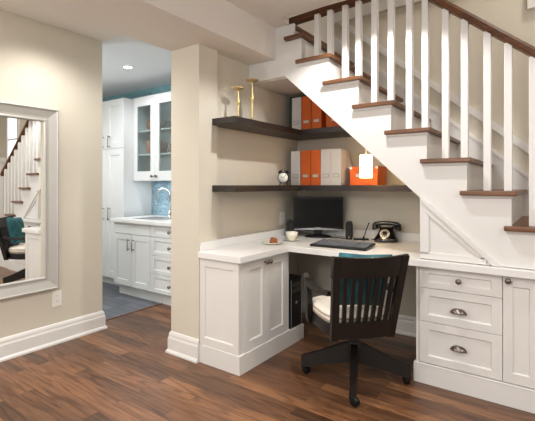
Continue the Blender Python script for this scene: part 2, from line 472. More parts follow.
# balusters
BY = .055
RZ = lambda x: 2.367-.835*(x+.654)                    # lower face of the handrail
bal = [-1.4475, -1.342, -1.225, -1.125, -1.010, -.898, -.779, -.681, -.561, -.455, -.335, -.231, -.113, -.005]
bal += [.115, .22, .33, .44]
for i, x in enumerate(bal):
    k = 0
    for q in range(-4, 8):
        if x < nx(q): k = q
    top = 2.478+.042*(x+1.45) if i < 4 else RZ(x)+.006
    B().box(x-.0195, x+.0195, BY-.0195, BY+.0195, nz(k), top, .003).obj('baluster', M['trimw'], st)
# handrail
def rail_sec(x, z, dy=0):
    prof = [(-.024, 0), (.024, 0), (.033, .016), (.033, .040), (.022, .060), (-.022, .060), (-.033, .040), (-.033, .016)]
    return [(x, BY+a+dy, z+c) for a, c in prof]
b = B(); xs = [-1.75, -1.2, -.654, -.3, .0, .30, .56]
b.strip([rail_sec(x, RZ(x)) for x in xs])
hr = b.obj('handrail', M['rail'], st)
# newel at the foot of the flight
B().box(.56, .65, BY-.045, BY+.045, 0, 1.56, .004).box(.548, .662, BY-.057, BY+.057, 1.56, 1.585, .005).box(.56, .65, BY-.045, BY+.045, 1.585, 1.63, .012).obj('newel_post', M['trimw'], st)
# moulded skirt on the far wall
dep = YF-YS
def slope_band(z0, z1, t, name):
    zz = lambda x, o: .9875+.857*(.0427-x)+o
    x0, x1 = -1.78, .70
    B().prism([(x0, zz(x0, z0)), (x1, zz(x1, z0)), (x1, zz(x1, z1)), (x0, zz(x0, z1))], 'y', dep-t, dep-.001).obj(name, M['trimw'], st)
slope_band(-.22, .095, .014, 'skirt_board')
slope_band(.092, .126, .034, 'skirt_moulding')
slope_band(.270, .335, .022, 'skirt_cap')
# framed triangular spandrel panel between counter and stringer
S = lambda x: 1.142-.905*(x+.70)
b = B()
b.prism([(-.695, .80), (-.645, .80), (-.645, S(-.645)-.062), (-.695, S(-.695)-.062)], 'y', -.010, -.0002)
b.prism([(-.695, .768), (-.335, .768), (-.335, .805), (-.695, .805)], 'y', -.010, -.0002)
b.prism([(-.695, S(-.695)-.062), (-.695, S(-.695)-.008), (-.30, S(-.30)-.008), (-.30, S(-.30)-.02), (-.33, .800), (-.365, .800)], 'y', -.010, -.0002)
b.obj('spandrel_frame', M['white'], st)
B().prism([(-.6945, S(-.6945)-.012), (-.6945, S(-.6945)+.018), (-.2646, .766), (-.2978, .766)], 'y', -.020, -.0102).prism([(-.6945, S(-.6945)+.0), (-.6945, S(-.6945)+.018), (-.2646, .766), (-.2845, .766)], 'y', -.0102, -.0002).obj('spandrel_moulding', M['white'], st)
# wood edge of the floor opening above
struct(B().box(-1.722, -.95, YS+.042, YS+.11, -.023, .023, .008, tr(-1.715, 0, 2.486) @ roty(-math.atan(.042)) @ tr(1.715, 0, 0)).obj('trim_1', M['rail']))
struct(B().box(-1.78, 3.0, YF-.03, YF-.001, 2.745, 2.80, .004).box(-1.78, 3.0, YF-.016, YF-.001, 2.80, 2.90).obj('trim_2', M['trimw']))
# picture on the far wall, mostly above the view
t = thing('wall_picture', 'white framed picture on the beige wall above the handrail, only its lower corner in view', 'picture', (0, YF-.001, 2.49))
b = B(); b.shaker((-.185, -.028, 0), (1, 0, 0), (0, -1, 0), .50, .62, .026, .05, .008, panel=False); b.obj('frame', M['trimw'], t)
B().box(-.13, .26, -.014, -.004, .05, .57).obj('print', M['art'], t)
# window seen in the mirror
t = B().box(1.98, 2.02, YF-.04, YF-.001, 1.62, 2.6).box(2.42, 2.46, YF-.04, YF-.001, 1.62, 2.6).box(1.98, 2.46, YF-.04, YF-.001, 2.55, 2.6).box(1.92, 2.52, YF-.07, YF-.001, 1.58, 1.62).box(2.02, 2.42, YF-.03, YF-.001, 2.08, 2.11).obj('window_1', M['trimw']); struct(t)
B().box(2.02, 2.42, YF-.012, YF-.002, 1.62, 2.55).obj('pane', M['sky'], t)

# ------------------------------------------------------------------ worktop (one continuous slab)
wt = thing('worktop', 'white L-shaped desk worktop with low upstand running from the pier to the drawers', 'worktop', (-1.64, 2.56, .72))
def W(x, y, z): return (x+1.64, y-2.56, z-.72)
b = B()
pl = [(XN+.002, 2.186), (-2.013, 2.186), (-2.013, 1.985), (-1.635, 1.985), (-1.635, 2.56), (.215, 2.56), (.215, YS-.001), (-.701, YS-.001), (-.701, YN-.002), (XN+.002, YN-.002)]
b.prism([(p[0]+1.64, p[1]-2.56) for p in pl], 'z', 0, .043, bev=.004)
b.obj('slab', M['counter'], wt)
b = B()
def wb(x0, x1, y0, y1, z0, z1): b.box(x0+1.64, x1+1.64, y0-2.56, y1-2.56, z0-.72, z1-.72, .002)
wb(-2.0155, -1.998, 2.004, 2.1835, .7635, .822); wb(XN+.001, -2.02, 2.1855, YN-.02, .7635, .822); wb(XN+.001, -.703, YN-.02, YN-.001, .7635, .83)
b.obj('upstand', M['counter'], wt)

# ------------------------------------------------------------------ knobs and pulls
def knob_mesh(mtx):
    return B().lathe([(.0, 0), (.008, 0), (.0065, .010), (.007, .014), (.0150, .018), (.0168, .023), (.014, .029), (.007, .032), (0, .0325)], seg=18, mtx=mtx)
def cup_pull(mtx):
    """half-dome bin pull; local x width, z up, -y outward"""
    b = B(); vs = []; fs = []
    nu, nv = 14, 7
    W_, H_, D_ = .042, .027, .024
    for sc in (1.0, .88):
        for i in range(nu+1):
            a = PI*i/nu
            for j in range(nv+1):
                c = (PI/2)*j/nv
                x = -W_*math.cos(a)*math.cos(c*.98)
                z = H_*math.sin(a)*math.cos(c*.98)
                y = -D_*math.sin(c)
                vs.append((x*sc, y*sc, z*sc-.004))
    m = nv+1; off = (nu+1)*m
    for q in (0, off):
        for i in range(nu):
            for j in range(nv):
                fs.append((q+i*m+j, q+(i+1)*m+j, q+(i+1)*m+j+1, q+i*m+j+1))
    for i in (0, nu):
        for j in range(nv): fs.append((i*m+j, i*m+j+1, off+i*m+j+1, off+i*m+j))
    b._faces(vs, fs, True, mtx)
    b.box(-.046, .046, -.003, 0, -.006, .003, .001, mtx)
    b.tube([(W_*math.cos(PI*k/12)*1.03, -.0015, H_*math.sin(PI*k/12)*1.05-.003) for k in range(13)], .0028, 6, mtx)
    return b

# ------------------------------------------------------------------ left base cabinet
cb = thing('base_cabinet', 'white two-door base cabinet under the short arm of the desk beside the pier', 'cabinet', (-1.84, 2.3, 0))
def bc(b, x0, x1, y0, y1, z0, z1, bev=0): return b.box(x0+1.84, x1+1.84, y0-2.3, y1-2.3, z0, z1, bev)
b = B(); bc(b, -2.0145, -1.688, 2.027, 2.602, .122, .719); b.obj('carcass', M['white'], cb)
b = B(); bc(b, -2.0145, -1.655, 2.001, 2.805, .0, .112); b.prism([(-2.0145+1.84, 2.001-2.3), (-1.655+1.84, 2.001-2.3), (-1.655+1.84, 2.615-2.3), (-2.0145+1.84, 2.615-2.3)], 'z', .112, .122, bev=.004); b.obj('plinth', M['white'], cb)
b = B(); b.shaker((-2.0145+1.84, 2.006-2.3, .122), (1, 0, 0), (0, -1, 0), .3465, .597, .02, (.045, .055)); b.obj('end_panel', M['white'], cb)
for y0, y1 in ((2.0275, 2.066), (2.572, 2.602)):
    b = B(); bc(b, -1.688, -1.668, y0, y1, .122, .7185); b.obj('face_stile', M['white'], cb)
for y0, y1, ky in ((2.068, 2.312, 2.292), (2.315, 2.570, 2.336)):
    b = B(); b.shaker((-1.666+1.84, y0-2.3, .126), (0, 1, 0), (1, 0, 0), y1-y0, .588, .02, (.05, .058)); d = b.obj('door', M['white'], cb)
    knob_mesh(tr(-1.666+1.84, ky-2.3, .683) @ roty(PI/2)).obj('knob', M['pewter'], d)

# ------------------------------------------------------------------ right drawer cabinet
dc = thing('drawer_cabinet', 'white cabinet with three drawers and narrow doors below the stairs right of the chair', 'cabinet', (-.2, 2.6, 0))
def dcb(b, x0, x1, y0, y1, z0, z1, bev=0): return b.box(x0+.2, x1+.2, y0-2.6, y1-2.6, z0, z1, bev)
YD = 2.598
b = B(); dcb(b, -.722, .205, YD+.021, 3.1, .122, .719); b.obj('carcass', M['white'], dc)
b = B(); dcb(b, -.736, .212, 2.590, 3.1, 0, .112); b.prism([(-.736+.2, -.010), (.212+.2, -.010), (.212+.2, .02), (-.736+.2, .02)], 'z', .112, .122, bev=.004); b.obj('plinth', M['white'], dc)
b = B(); dcb(b, -.722, -.707, YD-.002, YD+.020, .122, .7185, .001); b.obj('face_frame', M['white'], dc)
for z0, z1, kind, kz in ((.5895, .716, 'knob', .655), (.381, .5865, 'cup', .468), (.128, .378, 'cup', .250)):
    b = B(); b.shaker((-.704+.2, YD-2.6, z0), (1, 0, 0), (0, -1, 0), .449, z1-z0, .02, (.052, .036 if kind == 'knob' else .044)); d = b.obj('drawer', M['white'], dc)
    if kind == 'knob': knob_mesh(tr(-.475+.2, YD-.007-2.6, kz) @ rotx(PI/2)).obj('knob', M['pewter'], d)
    else: cup_pull(tr(-.478+.2, YD-.009-2.6, kz)).obj('cup_pull', M['pewter'], d)
for x0, x1, kx in ((-.252, -.080, -.226), (-.077, .095, .07)):
    b = B(); b.shaker((x0+.2, YD-2.6, .128), (1, 0, 0), (0, -1, 0), x1-x0, .588, .02, (.045, .055)); d = b.obj('door', M['white'], dc)
    knob_mesh(tr(kx+.2, YD-2.6, .692) @ rotx(PI/2)).obj('knob', M['pewter'], d)

# ------------------------------------------------------------------ corner shelves
def corner_shelf(name, label, z):
    t = thing(name, label, 'shelf', (XN, YN, z), group=None)
    b = B(); yl = 2.1875; xf = -1.802; yf = 2.99; xr = -1.70-(z-2.052)/.905-.012+.14
    xr = min(xr, -.72)
    pl = [(0.001, -.001), (xr-XN, -.001), (xr-XN, yf-YN), (xf-XN, yf-YN), (xf-XN, 2.130-YN+.0), (-2.0155-XN, 2.130-YN), (-2.0155-XN, yl-YN), (.001, yl-YN)]
    b.prism(pl, 'z', -.046, 0, bev=.002)
    b.obj('board', M['shelf'], t)
    return t
corner_shelf('corner_shelf', 'upper dark wood floating corner shelf under the stairs, holding the candlesticks', 1.695)
corner_shelf('corner_shelf', 'lower dark wood floating corner shelf above the monitor, holding the alarm clock', 1.218)

# ------------------------------------------------------------------ magazine files
def make_file(m, label):
    """front spine towards -y, open sloped sides"""
    t = thing('magazine_file', label, 'magazine file', (0, 0, 0))
    w, d, h = .094, .245, .305
    b = B()
    b.box(-w/2, w/2, 0, .003, 0, h); b.box(-w/2, w/2, d-.003, d, 0, .13)
    side = [(0.003, 0), (d-.003, 0), (d-.003, .13), (.12, h-.005), (.003, h)]
    b.prism(side, 'x', -w/2, -w/2+.003); b.prism(side, 'x', w/2-.003, w/2); b.box(-w/2+.003, w/2-.003, .003, d-.003, 0, .003)
    # papers inside keep the file solid-looking
    b.obj('case', m, t)
    B().box(-w/2+.004, w/2-.004, .012, d-.012, .004, .10).obj('papers', M['file'], t)
    b = B(); b.shaker((-.029, -.0035, .066), (1, 0, 0), (0, -1, 0), .058, .030, .003, .003, .002, .001); lf = b.obj('label_holder', M['line'], t)
    B().box(-.0255, .0255, -.0030, -.0016, .0695, .0925).obj('card', M['label'] if m is M['orange'] else M['file'], lf)
    return t
SH1, SH2 = 1.6955, 1.2185
fw = make_file(M['file'], 'white magazine file at the left end of the row above the monitor')
fo = make_file(M['orange'], 'left of the two orange magazine files on the lower shelf')
fw.location = (-1.915, 3.10, SH2); fo.location = (-1.812, 3.10, SH2)
for f in (fw, fo): f['group'] = 'magazine files on the lower shelf'
dup(fo, (-1.712, 3.10, SH2), None, 'right of the two orange magazine files on the lower shelf')
dup(fw, (-1.613, 3.10, SH2), None, 'white magazine file just right of the orange pair on the lower shelf')
dup(fw, (-1.514, 3.095, SH2), None, 'white magazine file at the right end of the lower row, its sloped side showing')
g = 'magazine files on the upper shelf'
dup(fw, (-1.905, 3.10, SH1), None, 'only white magazine file on the upper shelf', g)
dup(fo, (-1.805, 3.10, SH1), None, 'orange magazine file beside the white file on the upper shelf', g)
dup(fo, (-1.703, 3.10, SH1), None, 'second orange magazine file on the upper shelf, nearest the dark gap', g)
o = B().box(-1.982, -1.955, 3.105, 3.34, SH1, 2.02, .003).obj('block', M['green']); tag(o, 'dark green binder in the corner at the far left of the upper shelf', 'block')  # thin dark green upright block at the left end of the row
def make_box(label, loc):
    t = thing('storage_box', label, 'box', loc)
    w, d, h = .235, .20, .150
    B().box(-w/2, w/2, 0, d, 0, h-.001, .003).obj('box_body', M['orange'], t)
    B().box(-w/2-.002, w/2+.002, -.002, d+.002, h-.045, h+.003, .003).obj('lid', M['orange'], t)
    for sx in (-1, 1): B().box(sx*(w/2-.009)-.011, sx*(w/2-.009)+.011, -.004, .012, h-.020, h+.005, .002).obj('corner_guard', M['chrome'], t)
    b = B(); b.shaker((-.066, -.004, .062), (1, 0, 0), (0, -1, 0), .056, .034, .004, .004, .002, .001); lf = b.obj('label_holder', M['chrome'], t)
    B().box(-.061, -.015, -.0035, -.0018, .067, .091).obj('card', M['label'], lf)
    return t
bx = make_box('orange storage box with metal corners behind the glowing pendant lamp', (-1.282, 3.115, SH2))
dup(bx, (-1.500, 3.115, SH1), None, 'orange storage box on the upper shelf partly hidden by the stairs')

# ------------------------------------------------------------------ candlesticks
def candlestick(loc, h, label, s=1.0):
    t = thing('candlestick', label, 'candlestick', loc, group='brass candlesticks on the upper shelf')
    k = h
    B().lathe([(0, 0), (.036*s, 0), (.037*s, .006), (.028*s, .012), (.014*s, .018), (.010*s, .03)], seg=20).obj('foot', M['gold'], t)
    prof = [(.010, .03)]
    for i in range(1, 40):
        q = i/40; z = .03+(k-.045)*q
        r = .0085+.0022*math.sin(q*26)+.008*math.exp(-((q-.55)/.15)**2)+.004*math.exp(-((q-.2)/.05)**2)
        prof.append((r*s, z))
    prof.append((.009*s, k-.014))
    B().lathe(prof, seg=16).obj('stem', M['gold'], t)
    B().lathe([(0, k-.014), (.012*s, k-.014), (.040*s, k-.008), (.051*s, k-.001), (.052*s, k+.004), (.048*s, k+.003), (.036*s, k-.003), (0, k-.005)], seg=28).obj('dish', M['gold'], t)
candlestick((-1.915, 2.30, SH1), .235, 'shorter brass candlestick, left of the pair on the upper shelf', .85)
candlestick((-1.905, 2.455, SH1), .325, 'taller brass candlestick with wide dish, right of the pair on the upper shelf', 1.0)

# ------------------------------------------------------------------ alarm clock
t = thing('alarm_clock', 'small round black twin-bell alarm clock at the corner of the lower shelf', 'clock', (-1.885, 2.86, SH2), math.atan2(-.55, .83)+PI/2+.45-PI/2+.55)
CZ = .062
B().lathe([(0, 0), (.046, 0), (.048, .004), (.048, .040), (.045, .044), (.042, .044), (.042, .041), (0, .041)], seg=32, mtx=tr(0, .02, CZ) @ rotx(PI/2)).obj('case', M['black'], t)
f = B().lathe([(0, 0), (.0415, 0), (.0415, .001), (0, .001)], seg=32, mtx=tr(0, -.0212, CZ) @ rotx(PI/2)).obj('dial', M['clockface'], t)
b = B()
b.box(-.0015, .0015, -.0008, .0008, -.004, .022, 0, tr(0, -.0235, CZ) @ roty(math.radians(-60))); b.box(-.001, .001, -.0008, .0008, -.004, .032, 0, tr(0, -.0235, CZ) @ roty(math.radians(48)))
for k in range(12): b.box(-.001, .001, -.0005, .0005, .034, .039, 0, tr(0, -.0229, CZ) @ roty(PI*k/6))
b.obj('hands', M['dark'], f)
for sx in (-1, 1):
    B().lathe([(.020, 0), (.019, .008), (.012, .015), (0, .018)], seg=20, mtx=tr(sx*.026, 0, CZ+.044) @ roty(sx*.5)).obj('bell', M['black'], t)
    B().tube([(sx*.026, 0, CZ-.040), (sx*.034, 0, 0)], .004, 8).obj('leg', M['black'], t)
B().tube([(-.012, 0, CZ+.062), (-.008, 0, CZ+.074), (.008, 0, CZ+.074), (.012, 0, CZ+.062)], .002, 6).tube([(0, 0, CZ+.046), (0, 0, CZ+.062)], .002, 6).obj('handle', M['black'], t)

# ------------------------------------------------------------------ pendant lamp
px_, py_ = -1.152, 2.85
zt = 2.052-.905*(px_+1.70)
t = thing('pendant_lamp', 'small glowing cylindrical pendant lamp hanging on a thin cord under the stairs', 'lamp', (px_, py_, zt))
B().lathe([(0, -.02), (.03, -.02), (.032, -.002), (.032, .0), (0, 0)], seg=20).obj('canopy', M['plate'], t)
B().tube([(0, 0, -.018), (0, 0, 1.445-zt)], .0022, 6).obj('cord', M['plate'], t)
B().lathe([(.044, 1.272-zt), (.044, 1.438-zt), (.041, 1.441-zt), (.004, 1.441-zt)], seg=28, caps=False).obj('lamp_shade', M['shade'], t)

# ------------------------------------------------------------------ monitor and speakers
DT = .7635
rzm = math.atan2(1.72, 3.2)+math.radians(1)          # turned to face the chair
t = thing('computer_monitor', 'black flat computer monitor with dark blank screen at the back corner of the desk', 'monitor', (-1.724, 3.168, DT), rzm)
B().lathe([(0, 0), (.115, 0), (.118, .006), (.105, .014), (.03, .022), (0, .022)], seg=36, mtx=Matrix.Diagonal((1, .72, 1, 1))).obj('stand_base', M['black'], t)
B().box(-.035, .035, .0, .028, .018, .12, .005).obj('stand_neck', M['black'], t)
b = B(); b.shaker((-.218, -.022, .068), (1, 0, 0), (0, -1, 0), .436, .286, .03, (.014, .020), .003, .002); sc = b.box(-.19, .19, .008, .030, .09, .33, .008).obj('bezel', M['black'], t)
B().box(-.203, .203, -.0205, -.0195, .0905, .333).obj('screen', M['screen'], sc)
B().prism([(-.218, .064), (.218, .064), (.218, .069), (.06, .080), (-.06, .080), (-.218, .069)], 'y', -.0265, -.0225).obj('chin', M['silver'], sc)
B().box(-.024, .024, -.0285, -.0270, .074, .086, .001).obj('badge', M['silver'], sc)
def speaker(loc, rz, label, first=None):
    t = thing('desk_speaker', label, 'speaker', loc, rz, group='small black desk speakers')
    B().prism([(-.026, 0), (.026, 0), (.030, .04), (.030, .11), (.024, .146), (.012, .152), (-.012, .152), (-.024, .146), (-.030, .11), (-.030, .04)], 'y', -.035, .035, bev=.005).obj('cabinet', M['black'], t)
    for z, r in ((.105, .016), (.055, .021)):
        B().lathe([(r, 0), (r*1.12, .001), (r*1.1, .004), (r, .004), (r*.6, -.002), (r*.25, .002), (0, .003)], seg=20, mtx=tr(0, -.0345, z) @ rotx(PI/2)).obj('driver', M['dark'], t)
    B().lathe([(0, 0), (.006, 0), (.006, .004), (0, .005)], seg=14, mtx=tr(0, -.0352, .020) @ rotx(PI/2)).obj('volume_dial', M['silver'], t)
    return t
s1 = speaker((-1.436, 3.185, DT), .35, 'black desk speaker standing at the right side of the monitor')
dup(s1, (-1.932, 3.035, DT+.0), .75, 'black desk speaker behind the teacup, left of the monitor')
o = B().tube([(-1.69, 3.215, DT+.004), (-1.62, 3.17, DT+.004), (-1.55, 3.20, DT+.004), (-1.49, 3.185, DT+.004), (-1.475, 3.215, DT+.004)], .004, 6).obj('cable', M['black']); tag(o, 'black cable lying on the desk between monitor stand and right speaker', 'cable')

# ------------------------------------------------------------------ keyboard
ax = Vector((-1.095-(-1.50), 2.745-2.715, 0))
t = thing('keyboard', 'black computer keyboard lying on the desk in front of the monitor', 'keyboard', (-1.30, 2.765, DT), math.radians(3))
KM = rotx(math.radians(3.5)) @ Matrix.Diagonal((1, 1.3, 1, 1))
B().box(-.215, .215, -.085, .085, .001, .016, .004, tr(0, 0, .006) @ KM).box(-.2, .2, -.083, -.075, 0, .012).obj('tray', M['black'], t)
b = B()
for r in range(6):
    y = -.068+r*.025
    n = 20
    for c in range(n):
        if r == 0 and 4 <= c <= 9: continue
        x = -.200+c*.0198+(.010 if c > 15 else 0)
        b.box(x, x+.0150, y, y+.017, .016, .022, .001, tr(0, 0, .006) @ KM)
    if r == 0: b.box(-.200+4*.0208, -.200+9*.0208+.0175, y, y+.019, .016, .022, .001, tr(0, 0, .006) @ KM)
b.obj('keys', M['knobw'], t)

# ------------------------------------------------------------------ rotary telephone
t = thing('rotary_telephone', 'black vintage rotary telephone on the right end of the desk', 'telephone', (-1.130, 3.22, DT), math.radians(14)); t.scale = (.93, .93, .93)
def telesec(z, hx, y0, y1, r=.02):
    out = []
    cy = (y0+y1)/2; hy = (y1-y0)/2
    for k in range(24):
        a = 2*PI*k/24; c, s_ = math.cos(a), math.sin(a)
        p = 2/3.6
        out.append((hx*math.copysign(abs(c)**p, c), cy+hy*math.copysign(abs(s_)**p, s_), z))
    return out
b = B(); b.strip([telesec(.006, .104, -.09, .095), telesec(.018, .106, -.092, .097), telesec(.035, .096, -.084, .092), telesec(.07, .072, -.05, .076), telesec(.10, .058, -.020, .064), telesec(.118, .056, -.006, .058), telesec(.124, .050, .0, .052)])
for f in b.bm.faces: f.smooth = len(f.verts) == 4
b.obj('housing', M['bakelite'], t)
for sx in (-1, 1):
    B().tube([(sx*.05, .03, .112), (sx*.058, .028, .128), (sx*.058, .010, .150)], [.011, .009, .005], 8).tube([(sx*.058, .035, .128), (sx*.058, .052, .150)], [.009, .005], 8).obj('cradle', M['bakelite'], t)
DM = tr(-.008, -.052, .072) @ rotx(math.radians(52)) @ Matrix.Diagonal((.86, .86, 1, 1))
d = B().lathe([(0, 0), (.048, 0), (.049, .004), (.046, .008), (.0, .008)], seg=32, mtx=DM).obj('dial', M['china'], t)
b = B()
for k in range(10):
    a = PI*.15+k*PI*1.7/10
    b.lathe([(0, .0078), (.0062, .0078), (.0062, .0088), (0, .0088)], (.035*math.cos(a), .035*math.sin(a), 0), 12, DM)
b.lathe([(0, .0081), (.026, .0081), (.025, .0105), (0, .0105)], seg=24, mtx=DM)
b.obj('finger_wheel', M['bakelite'], d)
# handset: bar with two drooping cups
b = B(); pts = []; rs = []
for k in range(13):
    q = -1+k/6
    pts.append((q*.105, .030, .158-.014*q*q)); rs.append(.0175+.003*abs(q))
b.tube(pts, rs, 12)
for sx in (-1, 1):
    mt = tr(sx*.106, .030, .142) @ roty(sx*math.radians(200)) 
    b.lathe([(0, -.012), (.014, -.012), (.017, .004), (.028, .018), (.031, .028), (.030, .040), (.024, .043), (0, .040)], seg=20, mtx=mt)
b.obj('handset', M['bakelite'], t)
B().tube([(-.10, .05, .012), (-.13, .03, .006), (-.12, .09, .006), (-.10, .13, .006)], .004, 6).obj('cord', M['bakelite'], t)

# pen stand
t = thing('pen_stand', 'small black desk pen stand left of the telephone', 'pen stand', (-1.335, 3.195, DT), math.radians(30))
B().box(-.062, .062, -.028, .028, 0, .012, .004).obj('stand_base', M['black'], t)
B().lathe([(.0055, 0), (.0075, 0), (.008, .018), (.0055, .018)], seg=12, mtx=tr(.018, 0, .0115) @ roty(.35)).obj('socket', M['black'], t)
pt = thing('pen', 'black pen standing slanted in the small desk stand', 'pen', (-1.335+.018*math.cos(.52), 3.195+.018*math.sin(.52), DT+.014), math.radians(30))
PM = roty(.35)
B().lathe([(.001, 0), (.004, .010), (.0045, .09), (.0052, .10), (.0048, .135), (.002, .14)], seg=12, mtx=PM).obj('barrel', M['bakelite'], pt)
B().box(.0048, .0062, -.0012, .0012, .098, .132, 0, PM).obj('clip', M['gold'], pt)

# ------------------------------------------------------------------ teacup, saucer, plate, pastry
def lath(name, prof, loc, m, label, cat, seg=32):
    o = B().lathe(prof, seg=seg).obj(name, m); o.location = loc; tag(o, label, cat); return o
lath('saucer', [(0, .004), (.022, .002), (.024, 0), (.028, .001), (.055, .010), (.0625, .015), (.062, .017), (.054, .0125), (.028, .005), (0, .005)], (-1.775, 2.815, DT), M['china'], 'cream saucer under the teacup on the desk', 'saucer')
t = thing('teacup', 'cream china teacup on its saucer in front of the left speaker', 'cup', (-1.775, 2.815, DT+.0052), math.radians(150)); t.scale = (1.12, 1.12, 1.12)
B().lathe([(0, .0), (.021, 0), (.022, .006), (.034, .018), (.043, .038), (.046, .060), (.044, .060), (.041, .039), (.032, .021), (.0, .012)], seg=32).obj('bowl', M['china'], t)
B().tube([(.043, 0, .050), (.056, 0, .052), (.066, 0, .044), (.064, 0, .030), (.052, 0, .022), (.036, 0, .022)], .0038, 8).obj('handle', M['china'], t)
B().lathe([(0, .046), (.0415, .046), (.0415, .0475), (0, .0475)], seg=24).obj('coffee', M['coffee'], t)
lath('plate', [(0, .004), (.046, .003), (.048, 0), (.052, .001), (.072, .010), (.088, .015), (.0875, .0175), (.070, .0125), (.05, .006), (0, .006)], (-1.80, 2.575, DT), M['china'], 'cream side plate with a brown pastry on the desk above the cabinet', 'plate', 40)
b = B()
random.seed(3)
for i in range(10):
    a = random.uniform(0, 2*PI); r = random.uniform(0, .020); h = random.uniform(.010, .018)
    z = .012 if i < 7 else .030
    b.lathe([(0, -h), (h*.8, -h*.55), (h, 0), (h*.75, h*.6), (0, h)], (r*math.cos(a)*1.1, r*math.sin(a), max(z, h*.9)), 9)
b.lathe([(.032, 0), (.034, .010), (.024, .026), (.012, .040), (.004, .048), (0, .049)], seg=11)
o = b.obj('pastry', M['pastry']); o.location = (-1.787, 2.57, DT+.0062); tag(o, 'brown pastry piled on the cream plate', 'pastry')

# wall outlet behind the left speaker
def outlet(name, label, M4, w, h):
    t = thing(name, label, 'outlet')
    t.matrix_world = M4
    B().box(-w/2, w/2, -.006, 0, -h/2, h/2, .002).obj('cover_plate', M['plate'], t)
    b = B()
    for z in (-.02, .02): b.box(-.014, .014, -.008, -.0055, z-.013, z+.013, .002)
    s_ = b.obj('socket', M['plate'], t)
    b = B()
    for z in (-.02, .02):
        for x in (-.005, .005): b.box(x-.001, x+.001, -.0086, -.0079, z-.002, z+.006)
    b.obj('slot', M['dark'], s_)
    return t
outlet('wall_outlet', 'white power outlet on the nook wall behind the left desk speaker', tr(XN+.0002, 3.09, .915) @ rotz(PI/2), .075, .115)
outlet('wall_outlet', 'white power outlet low on the left wall below the mirror corner', tr(XL+.0002, 1.60, .345) @ rotz(PI/2), .072, .118)

# ------------------------------------------------------------------ computer tower
t = thing('computer_tower', 'black computer tower standing in the knee space beside the cabinet', 'computer', (-1.768, 2.712, .1125), PI/2)
B().box(-.085, .085, -.09, .22, .0, .385, .004).obj('case', M['black'], t)
b = B(); b.box(-.083, .083, -.100, -.0905, .004, .381, .004); fp = b.obj('front_panel', M['black'], t)
B().box(-.07, .07, -.1035, -.1, .315, .352, .001).box(-.07, .07, -.1035, -.1, .270, .305, .001).obj('drive_bay', M['bakelite'], fp)
B().box(-.078, -.073, -.103, -.1, .01, .375).box(.073, .078, -.103, -.1, .01, .375).obj('edge_strip', M['silver'], fp)
B().lathe([(0, 0), (.012, 0), (.011, .004), (0, .005)], seg=16, mtx=tr(0, -.1, .19) @ rotx(PI/2)).obj('power_button', M['silver'], fp)

# ------------------------------------------------------------------ desk chair
RC = math.radians(46.5)
CH = Vector((-1.045, 2.395, 0))
OFF = Vector((-.050, .030, 0))   # the upper part sits a little off the column
ch = thing('desk_chair', 'black wooden swivel desk chair with slatted back and four castered legs', 'chair', CH, RC)
# swivel base: four arched legs
star = math.atan2(-.32, .129)-RC
for k in range(4):
    a = star+k*PI/2
    Mx = rotz(a)
    b = B(); secs = []
    for q, (r, z0, z1, w) in enumerate([(.028, .110, .235, .027), (.07, .105, .222, .026), (.15, .088, .188, .024), (.24, .066, .148, .022), (.30, .052, .128, .021), (.335, .052, .118, .020)]):
        secs.append([Mx @ Vector(p) for p in ((r, -w, z0), (r, w, z0), (r, w*.8, z1), (r, -w*.8, z1))])
    b.strip(secs); lg = b.obj('leg', M['chair'], ch)
    cx, cy = .316*math.cos(a), .316*math.sin(a)
    c_ = a+1.1+k*.9
    b = B()
    b.tube([(cx, cy, .06), (cx, cy, .045)], .008, 10)
    wm = tr(cx+.012*math.cos(c_), cy+.012*math.sin(c_), .026) @ rotz(c_) @ rotx(PI/2)
    b.lathe([(0, -.016), (.018, -.016), (.026, -.012), (.026, -.003), (.020, -.002), (.020, .002), (.026, .003), (.026, .012), (.018, .016), (0, .016)], seg=18, mtx=wm)
    b.box(-.014, .014, -.020, .020, .036, .052, .004, tr(cx, cy, 0) @ rotz(c_))
    b.obj('caster', M['black'], lg)
B().lathe([(0, .12), (.034, .12), (.040, .15), (.040, .235), (.034, .245), (.030, .25), (.030, .315), (.05, .325), (.05, .345), (0, .345)], seg=24).obj('swivel_column', M['chair'], ch)
B().box(-.12, .12, -.14, .12, .325, .348, .006).obj('seat_plate', M['black'], ch)
# wooden seat: shield outline
def seat_outline(s=1.0, n=40):
    out = []
    for k in range(n):
        a = 2*PI*k/n; c, s_ = math.cos(a), math.sin(a); p = 2/3.4
        x = .205*math.copysign(abs(c)**p, c); y = .232*math.copysign(abs(s_)**p, s_)
        x *= 1+.12*(y/.232)*.5
        out.append((x*s, y*s-.045))
    return out
body = []
B().prism(seat_outline(.86), 'z', .345, .38).prism(seat_outline(1.0), 'z', .350, .418, bev=.008).obj('seat', M['chair'], ch).location = OFF
# back: two raked posts, bowed rails and seven slats
TILT = .105
def back_y(z): return -.265-TILT*(z-.40)/.43
def bow(x, z): return back_y(z)-.022*(1-(x/.23)**2)
def bar(name, x0, x1, z0, z1, t0, nseg=10, top=None):
    secs = []
    for i in range(nseg+1):
        x = x0+(x1-x0)*i/nseg
        zt_ = z1+(top(x) if top else 0)
        secs.append([(x, bow(x, z0)-t0/2, z0), (x, bow(x, z0)+t0/2, z0), (x, bow(x, zt_)+t0/2, zt_), (x, bow(x, zt_)-t0/2, zt_)])
    o = B().strip(secs).obj(name, M['chair'], ch); o.location = OFF
    return o
for sx in (-1, 1):
    b = B(); x = sx*.170
    secs = []
    for z in (.345, .42, .55, .70, .832):
        w = .021; y = bow(x, z); xx = x+sx*.028*(z-.34)/.5
        secs.append([(xx-w, y-.015, z), (xx+w, y-.015, z), (xx+w, y+.018, z), (xx-w, y+.018, z)])
    b.strip(secs).obj('back_post', M['chair'], ch).location = OFF
